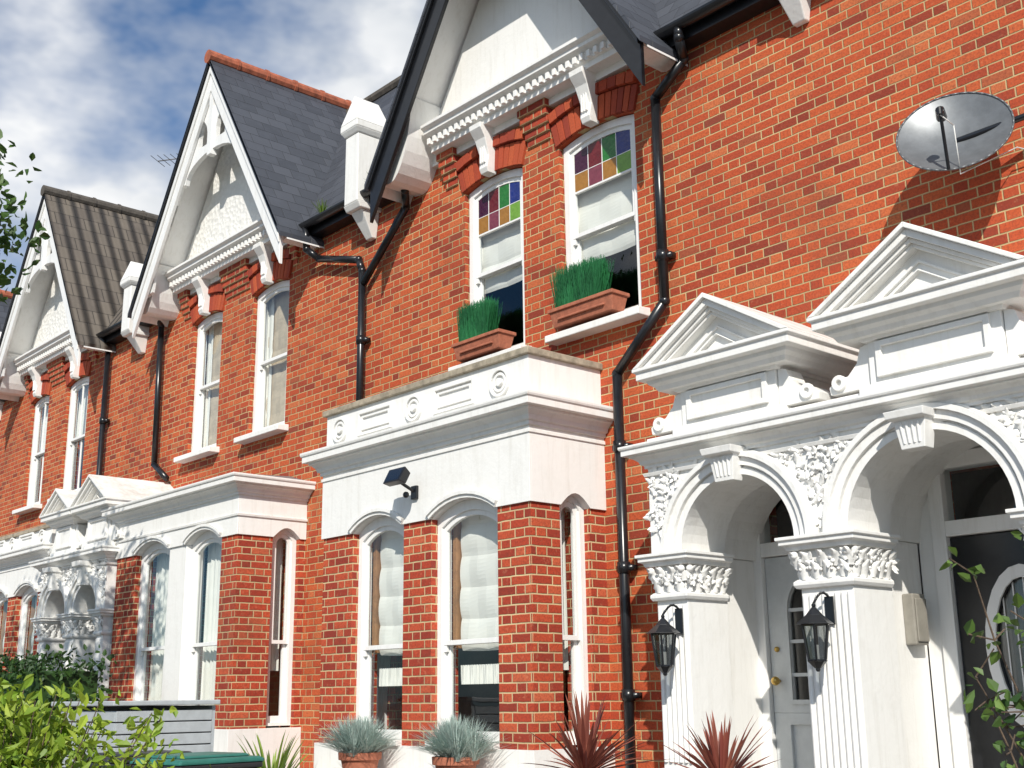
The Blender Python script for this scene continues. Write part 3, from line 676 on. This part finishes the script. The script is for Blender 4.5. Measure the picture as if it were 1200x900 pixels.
# doors
def door(g,x0,x1,kind):
    F=g.p('door_frame',WHITEW,.005);y=-.0
    X0,X1=x0-.1,x1+.1
    for a,b,c,d in((X0,x0,.65,3.1),(x1,X1,.65,3.1),(x0+.001,x1-.001,2.56,2.66),(x0+.001,x1-.001,3.0,3.1)): box(F,a,b,y-.04,y+.10,c,d)
    G=g.p('fanlight_glass',GLASS);G.add([(x0,y+.02,2.65),(x1,y+.02,2.65),(x1,y+.02,3.02),(x0,y+.02,3.02)],[(0,1,2,3)])
    m=(x0+x1)/2
    if kind=='grey':
        D=g.p('door_leaf',GREYDOOR,.006)
        plate(D,[rect(x0+.004,x1-.004,1.46,2.555),archl(m-.25,m+.25,1.55,2.42,.25,14)],y+.0,y+.045)
        plate(D,[rect(x0+.004,m,.705,1.46),rect(x0+.14,m-.05,.85,1.38)],y+.0,y+.045);plate(D,[rect(m,x1-.004,.705,1.46),rect(m+.05,x1-.14,.85,1.38)],y+.0,y+.045)
        box(D,x0+.1,x1-.1,y+.025,y+.04,.8,1.45)
        gl=g.p('door_glass',OBSC);gl.add([(m-.27,y+.022,1.5),(m+.27,y+.022,1.5),(m+.27,y+.022,2.45),(m-.27,y+.022,2.45)],[(0,1,2,3)])
        Lm=g.p('leading',GREYDOOR)
        for dx in(-.1,.1): box(Lm,m+dx-.012,m+dx+.012,y-.006,y+.018,1.55,2.36)
        for z in(1.72,1.95,2.17): box(Lm,m-.25,m+.25,y-.003,y+.0175,z-.012,z+.012)
        ring(Lm,m,2.17,.10,.12,y-.005,y+.018,0,math.pi,14)
        plate(Lm,[archl(m-.28,m+.28,1.52,2.45,.28,14),archl(m-.25,m+.25,1.55,2.42,.25,14)],y-.018,y-.001)
        K=g.p('door_knob',BRASS,0,True);sph(K,(x0+.07,y-.05,1.68),.032,12,8);cyl(K,(x0+.07,y,1.68),(x0+.07,y-.05,1.68),.012);sph(K,(x0+.07,y-.01,1.9),.02,10,6)
    else:
        D=g.p('dark_door_leaf',BLACK,.006)
        n=24;ov=[(m+.20*math.cos(2*math.pi*i/n),1.85+.42*math.sin(2*math.pi*i/n)) for i in range(n)]
        plate(D,[rect(x0+.004,x1-.004,.705,2.555),ov],y+.0,y+.045)
        ov2=[(m+.27*math.cos(2*math.pi*i/n),1.85+.50*math.sin(2*math.pi*i/n)) for i in range(n)]
        plate(g.p('oval_moulding',WHITEW,.004),[ov2,ov],y-.02,y-.001)
        gl=g.p('door_glass',OBSC);gl.add([(m-.24,y+.022,1.38),(m+.24,y+.022,1.38),(m+.24,y+.022,2.32),(m-.24,y+.022,2.32)],[(0,1,2,3)])
        Fr=g.p('oval_leading',WHITEW)
        for i in range(-3,4): box(Fr,m+i*.07-.004,m+i*.07+.004,y+.012,y+.018,1.42,2.28)
        curtain(g.p('door_net_curtain',CLOTH),m-.26,m+.26,1.35,2.35,y+.12,'v',.012,.05)
door(p1,-5.42,-4.55,'grey');door(p1,-3.95,-3.05,'dark')
door(p2,-15.68,-15.1,'grey')
mb=grp('electricity_meter_box',(-4.1,-.2,2.0));m=mb.p('case',METER,.01);box(m,-4.17,-4.09,-.27,-.12,1.88,2.20);m=mb.p('lid',METER,.006);box(m,-4.0895,-4.078,-.258,-.132,1.9,2.17)
# ------------------------------------------------------------------ lanterns
def lantern(x,y,z,wally):
    g=grp('wall_lantern',(x,y,z));F=g.p('frame',BLACK,.002);G=g.p('panes',OBSC)
    R1,R0=.085,.055;zt,zb=z+.09,z-.12
    P=lambda r,zz,i:(x+r*math.cos(i*math.pi/3),y+r*math.sin(i*math.pi/3),zz)
    for i in range(6):
        cyl(F,P(R0,zb,i),P(R1,zt,i),.007,6);cyl(F,P(R1,zt,i),P(R1,zt,i+1),.008,6);cyl(F,P(R0,zb,i),P(R0,zb,i+1),.008,6)
        G.add([P(R0*.96,zb,i),P(R0*.96,zb,i+1),P(R1*.96,zt,i+1),P(R1*.96,zt,i)],[(0,1,2,3)])
    cyl(F,(x,y,zt),(x,y,zt+.055),.115,6,.05);cyl(F,(x,y,zt+.055),(x,y,zt+.10),.05,6,.012);sph(F,(x,y,zt+.11),.014)
    cyl(F,(x,y,zb-.045),(x,y,zb),.02,6,.062);sph(F,(x,y,zb-.05),.016)
    cyl(g.p('bulb_holder',WHITEW),(x,y,zb),(x,y,zb+.09),.014,8)
    pts=[(x,y+(wally-y)*t,zt+.12+.07*math.sin(t*math.pi*.8)) for t in [i/6 for i in range(7)]]
    tube(F,pts,.008,8);box(F,x-.03,x+.03,wally-.012,wally,zt+.0,zt+.17)
lantern(-5.44,-1.12,1.90,-.95);lantern(-4.25,-1.12,1.90,-.95)
# floodlight
g=grp('security_floodlight',(-8.5,-1.05,3.45));F=g.p('housing',BLACK,.006)
q=Matrix.Translation((-8.5,-1.07,3.47))@Matrix.Rotation(math.radians(-28),4,'X')
vs=[q@Vector(v) for v in((-.12,-.05,-.075),(.12,-.05,-.075),(.12,.03,-.055),(-.12,.03,-.055),(-.12,-.05,.075),(.12,-.05,.075),(.12,.03,.055),(-.12,.03,.055))]
F.add(vs,[(0,1,2,3),(4,7,6,5),(0,4,5,1),(1,5,6,2),(2,6,7,3),(3,7,4,0)])
vs=[q@Vector(v) for v in((-.10,-.053,-.06),(.10,-.053,-.06),(.10,-.053,.06),(-.10,-.053,.06))];g.p('lens',OBSC).add(vs,[(0,1,2,3)])
cyl(F,(-8.5,-1.03,3.43),(-8.5,-.87,3.36),.015);box(F,-8.54,-8.46,-.90,-.868,3.30,3.42);sph(F,(-8.5,-.98,3.33),.03)
# ------------------------------------------------------------------ satellite dish
g=grp('satellite_dish',(-3.4,-.4,5.15));D=g.p('reflector',DISHM,0,True);K=g.p('mount',BLACK,.002)
c=Vector((-3.42,-.38,5.11));nrm=Vector((.34,-.85,.42)).normalized();a=nrm.cross(Vector((0.12,0,1))).normalized();b=nrm.cross(a)
rr,nn=6,40;vs=[c-nrm*.09];fs=[]
for j in range(1,rr+1):
    r=j/rr
    for i in range(nn): t=2*math.pi*i/nn;vs.append(c+a*.36*r*math.cos(t)+b*.36*r*math.sin(t)+nrm*(-.09+.09*r*r))
for i in range(nn): fs.append((0,1+i,1+(i+1)%nn))
for j in range(rr-1):
    for i in range(nn): o=1+j*nn;fs.append((o+i,o+nn+i,o+nn+(i+1)%nn,o+(i+1)%nn))
k=len(vs);vs+=[v-nrm*.006 for v in vs];fs+=[tuple(x+k for x in reversed(f)) for f in fs]
D.add(vs,fs)
R=g.p('rim',DISHM,0,True)
for i in range(nn):
    t0,t1=2*math.pi*i/nn,2*math.pi*(i+1)/nn;cyl(R,c+a*.36*math.cos(t0)+b*.36*math.sin(t0),c+a*.36*math.cos(t1)+b*.36*math.sin(t1),.007,6)
low=c+b*.36*(1 if b.z<0 else -1);lnb=c+nrm*.34+Vector((-.05,0,-.10))
cyl(K,low,lnb,.011);cyl(K,lnb+Vector((0,0,-.01)),lnb-nrm*.09,.028,10,.034);cyl(K,lnb,lnb+Vector((0,0,-.05)),.02)
wallp=Vector((-2.98,-.0,5.12));cyl(K,c-nrm*.095,Vector((-2.98,-.16,5.14)),.022);cyl(K,Vector((-2.98,-.16,5.14)),wallp,.022);box(K,-3.05,-2.91,-.02,0,5.0,5.24);sph(K,(-2.98,-.16,5.14),.03)
cyl(K,c-nrm*.13,c-nrm*.09,.07,12)
Cc=g.p('cable',CABLE,0,True);tube(Cc,[lnb+Vector((0,0,-.05)),lnb+Vector((.03,.1,-.10)),low+Vector((.05,.05,-.03)),Vector((-3.15,-.1,4.98)),Vector((-3.0,-.02,4.9)),Vector((-2.96,-.02,4.7)),Vector((-2.92,-.02,4.2))],.004,6)
# aerials
def aerial(x,y,z0,z1,ang):
    g=grp('tv_aerial',(x,y,z0));m=g.p('mast_and_elements',LEAD);cyl(m,(x,y,z0),(x,y,z1),.02,8)
    d=Vector((math.cos(ang),math.sin(ang),.0));s=Vector((-d.y,d.x,0));p=Vector((x,y,z1-.03));cyl(m,p-d*.6,p+d*.6,.012,6)
    for i in range(10): c=p-d*.6+d*(.13*i);l=.26-.012*i;cyl(m,c-s*l,c+s*l,.006,6)
aerial(-20.1,2.3,9.2,11.75,.6);aerial(-24.5,2.2,9.2,11.5,.4)
# ------------------------------------------------------------------ plants
def leaves(m,pts,size,asp=.5,up=.3,fold=.15):
    for p in pts:
        d=Vector((random.gauss(0,1),random.gauss(0,1),random.gauss(up,1))).normalized();s=d.cross(Vector((random.gauss(0,1),random.gauss(0,1),random.gauss(0,1)))).normalized();n=d.cross(s)
        L=size*random.uniform(.6,1.3);w=L*asp*.5;p=Vector(p)
        m.add([p,p+d*L*.35+s*w+n*L*fold,p+d*L,p+d*L*.35-s*w+n*L*fold,p+d*L*.7+s*w*.7+n*L*fold*.6,p+d*L*.7-s*w*.7+n*L*fold*.6,p+d*L*.5],[(0,1,6),(1,4,6),(4,2,6),(2,5,6),(5,3,6),(3,0,6)])
def clumps(center,rad,nc,nl,cr):
    pts=[];C=Vector(center)
    for _ in range(nc):
        while 1:
            q=Vector((random.uniform(-1,1),random.uniform(-1,1),random.uniform(-1,1)))
            if .35<q.length<1:break
        cc=C+Vector((q.x*rad[0],q.y*rad[1],q.z*rad[2]));r=cr*random.uniform(.6,1.2)
        for _ in range(nl):
            v=Vector((random.gauss(0,1),random.gauss(0,1),random.gauss(0,1))).normalized()*r*random.random()**.4;pts.append(cc+v)
    return pts
def branch(m,p,d,L,r,depth,spread,tips):
    q=p
    for k in range(3):
        d=(d+Vector((random.gauss(0,.12),random.gauss(0,.12),random.gauss(.03,.1)))).normalized();q2=q+d*L/3;cyl(m,q,q2,r*(1-.2*k),8,r*(1-.2*(k+1)),False);q=q2
    tips.append(q)
    if depth:
        for _ in range(random.choice((2,3,3))):
            dd=(d+Vector((random.gauss(0,spread),random.gauss(0,spread),random.gauss(0,spread*.7)))).normalized();branch(m,q,dd,L*.72,r*.42,depth-1,spread,tips)
random.seed(11)
TX,TY=-12.2,-5.55
g=grp('street_tree',(TX,TY,0));T=g.p('trunk_and_limbs',BARK);tips=[]
cyl(T,(TX,TY,0),(TX+.05,TY+.05,2.6),.17,12,.12);branch(T,Vector((TX+.05,TY+.05,2.55)),Vector((.05,.05,1)),1.9,.11,4,.5,tips)
pts=[]
for t in tips:
    for _ in range(26): pts.append(t+Vector((random.gauss(0,.28),random.gauss(0,.28),random.gauss(0,.25))))
pts+=clumps((TX+.2,TY+.3,5.8),(1.9,1.9,1.2),90,60,.40)
leaves(g.p('foliage',LF_TREE),pts,.11,.55)
# bright bush
g=grp('shrub',(-7.6,-4.75,.15));T=g.p('stems',BARK)
C0=Vector((-7.75,-4.65,.15))
pts=[]
for i in range(130):
    e=Vector((random.gauss(0,.42),random.gauss(0,.38),0));h=random.uniform(1.15,1.66)-e.length*.30;top=C0+e*1.2+Vector((0,0,h));cyl(T,C0+e*.3,top,.008,6,.003,False)
    for _ in range(48):
        t=random.uniform(.5,1.02);pts.append(C0+e*.3+(top-C0-e*.3)*t+Vector((random.gauss(0,.07),random.gauss(0,.07),random.gauss(0,.04))))
leaves(g.p('foliage',LF_BUSH),pts,.085,.45,.6)
# hedge
g=grp('hedge',(-14,-2.3,.15));pts=[]
for _ in range(26000):
    x=random.uniform(-16.6,-12.3);y=random.uniform(-2.7,-1.9);z=random.uniform(.2,2.0+.08*math.sin(x*3)+.06*math.sin(x*9))
    if random.random()<.15 or min(abs(y+2.7),abs(y+1.9),abs(z-2.05),abs(x+12.3))<.10: pts.append((x+random.gauss(0,.03),y+random.gauss(0,.04),z+random.gauss(0,.03)))
leaves(g.p('foliage',LF_DARK),pts,.07,.6);box(g.p('inner_stems',LF_DARK),-16.5,-12.4,-2.6,-2.0,.15,1.9)
def blades(m,c,n,L,w,spread,droop,seg=5,up=0.0,rmin=.0):
    c=Vector(c)
    for _ in range(n):
        az=random.uniform(0,6.283);el=random.uniform(rmin,spread);d=Vector((math.cos(az)*math.sin(el),math.sin(az)*math.sin(el),math.cos(el)+up)).normalized()
        h=Vector((math.cos(az),math.sin(az),0));s=Vector((-math.sin(az),math.cos(az),0));l=L*random.uniform(.7,1.15);p=c+h*random.uniform(0,.03);vs=[]
        for k in range(seg+1):
            t=k/seg;q=p+d*l*t+Vector((0,0,-droop*l*t*t))+h*droop*.3*l*t*t;ww=w*.5*(math.sin(math.pi*min(1,.18+.82*t))**.7 if t<1 else .02)
            vs+=[q-s*ww+Vector((0,0,ww*.5)),q,q+s*ww+Vector((0,0,ww*.5))]
        m.add(vs,[(k*3+i,k*3+i+1,k*3+i+4,k*3+i+3) for k in range(seg) for i in range(2)])
def pot(g,x,y,z0,r,h):
    P=g.p('terracotta_pot',TERRA,.003);n=20
    prof=[(0,z0),(r*.72,z0),(r*.95,z0+h*.75),(r*1.08,z0+h*.76),(r*1.10,z0+h),(r*.95,z0+h),(r*.92,z0+h*.9),(0,z0+h*.88)]
    vs=[];fs=[]
    for rr_,zz in prof:
        for i in range(n): t=2*math.pi*i/n;vs.append((x+rr_*math.cos(t),y+rr_*math.sin(t),zz))
    for k in range(len(prof)-1):
        for i in range(n): fs.append((k*n+i,k*n+(i+1)%n,(k+1)*n+(i+1)%n,(k+1)*n+i))
    P.add(vs,fs)
for x in(-8.93,-7.63):
    g=grp('potted_silver_grass',(x,-1.12,.9));pot(g,x,-1.12,.9,.17,.25);m=g.p('grass_tuft',LF_SILV)
    for _ in range(24): blades(m,(x+random.gauss(0,.07),-1.12+random.gauss(0,.06),1.12),70,.40,.007,1.1,.20,4)
for x,y,z,L in((-5.33,-2.0,1.14,.50),(-4.46,-1.8,1.10,.42)):
    g=grp('red_cordyline',(x,y,.15));pot(g,x,y,.15,.2,.4);cyl(g.p('stem',BARK),(x,y,.5),(x,y,z),.03,10,.025);m=g.p('leaves',LF_RED);blades(m,(x,y,z),85,L,.026,1.7,.12,6)
g=grp('crocosmia_plant',(-9.9,-1.4,.15));blades(g.p('leaves',LF_STRAP),(-9.9,-1.4,.62),60,.85,.03,.55,.25,7)
for x in(-10.15,-11.2):
    g=grp('gutter_weed',(x,-.22,7.05));m=g.p('leaves',LF_STRAP);blades(m,(x,-.22,7.04),26,.2,.012,.8,.2,4)
# rose shrub
random.seed(21)
g=grp('rose_shrub',(-2.3,-2.35,.15));T=g.p('canes',BARK);pts=[]
for i in range(9):
    p=Vector((-2.28+random.gauss(0,.06),-2.3+random.gauss(0,.06),.15));d=Vector((random.gauss(0,.10),random.gauss(0,.10),1)).normalized();L=random.uniform(1.3,2.1)
    for k in range(7):
        d=(d+Vector((random.gauss(0,.09),random.gauss(0,.09),0))).normalized();q=p+d*L/7;cyl(T,p,q,.009-.0008*k,6,.008-.0008*k,False)
        if k>2:
            for _ in range(2):
                dd=(d*.4+Vector((random.gauss(0,1),random.gauss(0,1),random.gauss(0,.4)))).normalized();e=q+dd*random.uniform(.08,.18);cyl(T,q,e,.004,5,.003,False)
                for _ in range(4): pts.append(e+Vector((random.gauss(0,.03),random.gauss(0,.03),random.gauss(0,.03))))
        p=q
leaves(g.p('foliage',LF_ROSE),pts,.06,.65)
# window boxes
for x0,x1,z in((-7.43,-6.66,4.76),(-8.80,-8.12,4.755)):
    g=grp('window_box',((x0+x1)/2,-.15,z));B_=g.p('terracotta_trough',TERRA,.006)
    y0,y1=-.205,-.01;h=.17;e=.025
    B_.add([(x0+e,y0+e,z),(x1-e,y0+e,z),(x1-e,y1-e,z),(x0+e,y1-e,z),(x0,y0,z+h*.8),(x1,y0,z+h*.8),(x1,y1,z+h*.8),(x0,y1,z+h*.8)],[(0,1,2,3),(4,7,6,5),(0,4,5,1),(1,5,6,2),(2,6,7,3),(3,7,4,0)])
    plate(B_,[rect(x0-.015,x1+.015,y0-.015,y1+.015),rect(x0+.02,x1-.02,y0+.02,y1-.02)],z+h*.801,z+h,'z')
    box(B_,x0+.1,x1-.1,y0-.006,y0+.02,z+.055,z+.075)
    m=g.p('grass',LF_BOX)
    for _ in range(2200):
        x=random.uniform(x0+.04,x1-.2);y=random.uniform(y0+.03,y1-.03);L=random.uniform(.32,.44)*(1-.1*(x-x0));lx,ly=random.gauss(0,.035),random.gauss(0,.025);w=.003;zz=z+h*.8
        m.add([(x-w,y,zz),(x+w,y,zz),(x+lx+w*.5,y+ly,zz+L),(x+lx-w*.5,y+ly,zz+L)],[(0,1,2,3)])
# ------------------------------------------------------------------ bins & slatted store
def bin_(x,y,z0,h,mb,ml,rot=0):
    g=grp('wheelie_bin',(x,y,z0));B_=g.p('body',mb,.012);M=Matrix.Translation((x,y,z0))@Matrix.Rotation(rot,4,'Z')
    def fr(m,a,b,c,d,za,zb):
        vs=[M@Vector(v) for v in((-a,-b,za),(a,-b,za),(a,b,za),(-a,b,za),(-c,-d,zb),(c,-d,zb),(c,d,zb),(-c,d,zb))];m.add(vs,[(0,1,2,3),(4,7,6,5),(0,4,5,1),(1,5,6,2),(2,6,7,3),(3,7,4,0)])
    fr(B_,.22,.25,.28,.33,.05,h-.09);fr(B_,.30,.35,.30,.35,h-.089,h-.05)
    Ld=g.p('lid',ml,.015);fr(Ld,.305,.36,.29,.34,h-.049,h-.01);fr(Ld,.24,.29,.22,.27,h-.009,h+.012)
    cyl(Ld,M@Vector((-.26,.38,h-.04)),M@Vector((.26,.38,h-.04)),.018)
    Wl=g.p('wheels',BINB)
    for s in(-1,1): cyl(Wl,M@Vector((s*.2,.27,.1)),M@Vector((s*.26,.27,.1)),.1,16)
bin_(-8.15,-3.05,.15,1.07,BINB,BING,.15);bin_(-8.8,-3.15,.15,1.07,BINB,BINB,.1)
g=grp('slatted_bin_store',(-10,-2.6,.15));m=g.p('slats',TREAD,.004)
z=.2
while z<1.5:
    box(m,-10.85,-9.672,-3.0,-2.975,z,z+.085);box(m,-9.67,-9.645,-3.0,-2.15,z,z+.085)
    z+=.095
box(g.p('lid',TREAD,.008),-10.9,-9.6,-3.05,-2.1,1.56,1.60);box(g.p('side_panels',TREAD),-10.85,-10.826,-2.97,-2.15,.2,1.555)
box(g.p('back_panel',TREAD),-10.85,-9.65,-2.149,-2.12,.2,1.555)
# ------------------------------------------------------------------ ground
GR=plain('garden_soil_and_gravel',(.16,.14,.11),.95,var=.3,bump=.6,scale=8,bscale=90,bd=.01)
ASP=plain('asphalt',(.05,.05,.052),.9,var=.15,bump=.5,scale=3,bscale=220,bd=.004)
def pave():
    m,nt,b=newmat('paving_slabs');n=N(nt);P=n.pos();t=n.node('ShaderNodeTexBrick');t.inputs['Scale'].default_value=1;t.inputs['Brick Width'].default_value=.75;t.inputs['Row Height'].default_value=.6;t.inputs['Mortar Size'].default_value=.008
    t.inputs['Color1'].default_value=(.27,.26,.24,1);t.inputs['Color2'].default_value=(.22,.21,.2,1);t.inputs['Mortar'].default_value=(.08,.08,.07,1);n.put(t.inputs['Vector'],P)
    n.put(b.inputs['Base Color'],t.outputs[0]);b.inputs['Roughness'].default_value=.9;return m
PAVE=pave()
g=grp('ground');g.p('s',GR).add([(-400,-400,-.01),(400,-400,-.01),(400,400,-.01),(-400,400,-.01)],[(0,1,2,3)])
g=grp('road');box(g.p('s',ASP),-90,60,-13.2,-6.6,-.006,-.002);
g=grp('road_marking');m=g.p('s',plain('road_paint',(.75,.75,.72),.7,bump=.1))
x=-90
while x<60: box(m,x,x+2,-9.95,-9.85,-.0015,.002);x+=6
g=grp('pavement');box(g.p('slabs',PAVE),-90,60,-6.45,-3.95,-.005,.12);box(g.p('kerb',STONE,.01),-90,60,-6.6,-6.451,-.005,.125)
g=grp('pavement');box(g.p('slabs',PAVE),-90,60,-15.5,-13.351,-.005,.12);box(g.p('kerb',STONE,.01),-90,60,-13.35,-13.2,-.005,.125)
g=grp('front_garden');box(g.p('s',GR),-30,3,-3.72,-.0,-.004,.15)
g=grp('garden_wall')
for a,b in((-28,-16.6),(-15.4,-5.6),(-2.6,1.5)): box(g.p('brickwork',BRICK),a,b,-3.95,-3.721,-.003,.75);box(g.p('coping',STONE,.01),a-.03,b+.03,-3.98,-3.69,.751,.82)
for k,(a,b) in enumerate(((-5.5,-2.7),(-17.0,-14.85))):
    g=grp('doorstep');m=g.p('s',PAVE,.01);box(m,a,b,-1.35,-.05,.1,.69);box(m,a,b,-1.65,-1.351,.1,.50);box(m,a,b,-1.95,-1.651,.1,.32)
for g in GROUPS: g.build()
# ------------------------------------------------------------------ camera
f=1413.2;yaw,pt,rl=[math.radians(t) for t in(41.77,14.502,-.721)]
F=Vector((-math.cos(yaw)*math.cos(pt),math.sin(yaw)*math.cos(pt),math.sin(pt)));R=Vector((math.sin(yaw),math.cos(yaw),0));U=R.cross(F)
R2=math.cos(rl)*R+math.sin(rl)*U;U2=-math.sin(rl)*R+math.cos(rl)*U
cd=bpy.data.cameras.new('camera');co=bpy.data.objects.new('camera',cd);sc.collection.objects.link(co);sc.camera=co
cd.sensor_width=36;cd.lens=36*f/1200;cd.clip_start=.05;cd.clip_end=2000
M=Matrix((R2,U2,-F)).transposed().to_4x4();M.translation=Vector((0,-7.3,1.6));co.matrix_world=M
# ------------------------------------------------------------------ light
S=Vector((1.0,-1.0,1.05)).normalized()
sd=bpy.data.lights.new('sun','SUN');sd.energy=5.0;sd.angle=math.radians(.5);sd.color=(1,.95,.86);so=bpy.data.objects.new('sun',sd);sc.collection.objects.link(so)
so.rotation_euler=(-S).to_track_quat('-Z','Y').to_euler()
w=bpy.data.worlds.new('World');sc.world=w;w.use_nodes=True;nt=w.node_tree;n=N(nt);bg=nt.nodes['Background']
sky=n.node('ShaderNodeTexSky',sky_type='NISHITA');sky.sun_disc=False;sky.sun_elevation=math.asin(S.z);sky.sun_rotation=math.atan2(S.x,S.y)
tc=n.node('ShaderNodeTexCoord');mp=n.node('ShaderNodeMapping');n.put(mp.inputs[0],tc.outputs['Generated']);mp.inputs['Scale'].default_value=(1,1,1.7);mp.inputs['Location'].default_value=(.3,.1,.0)
d=n.noise(2.2,6,.56,mp.outputs[0]);mask=n.maprange(d,.44,.57,0,1)
sh=n.noise(4.5,4,.6,mp.outputs[0]);cc=n.ramp(sh,[(.3,(5.0,5.5,6.4)),(.48,(7.4,7.8,8.3)),(.62,(10.2,10.3,10.4))])
n.put(bg.inputs[0],n.mix(mask,n.mix(1.0,sky.outputs[0],(.50,.88,1.22),'MULTIPLY'),cc));bg.inputs[1].default_value=.095
sc.view_settings.view_transform='Standard';sc.view_settings.look='None';sc.view_settings.exposure=0
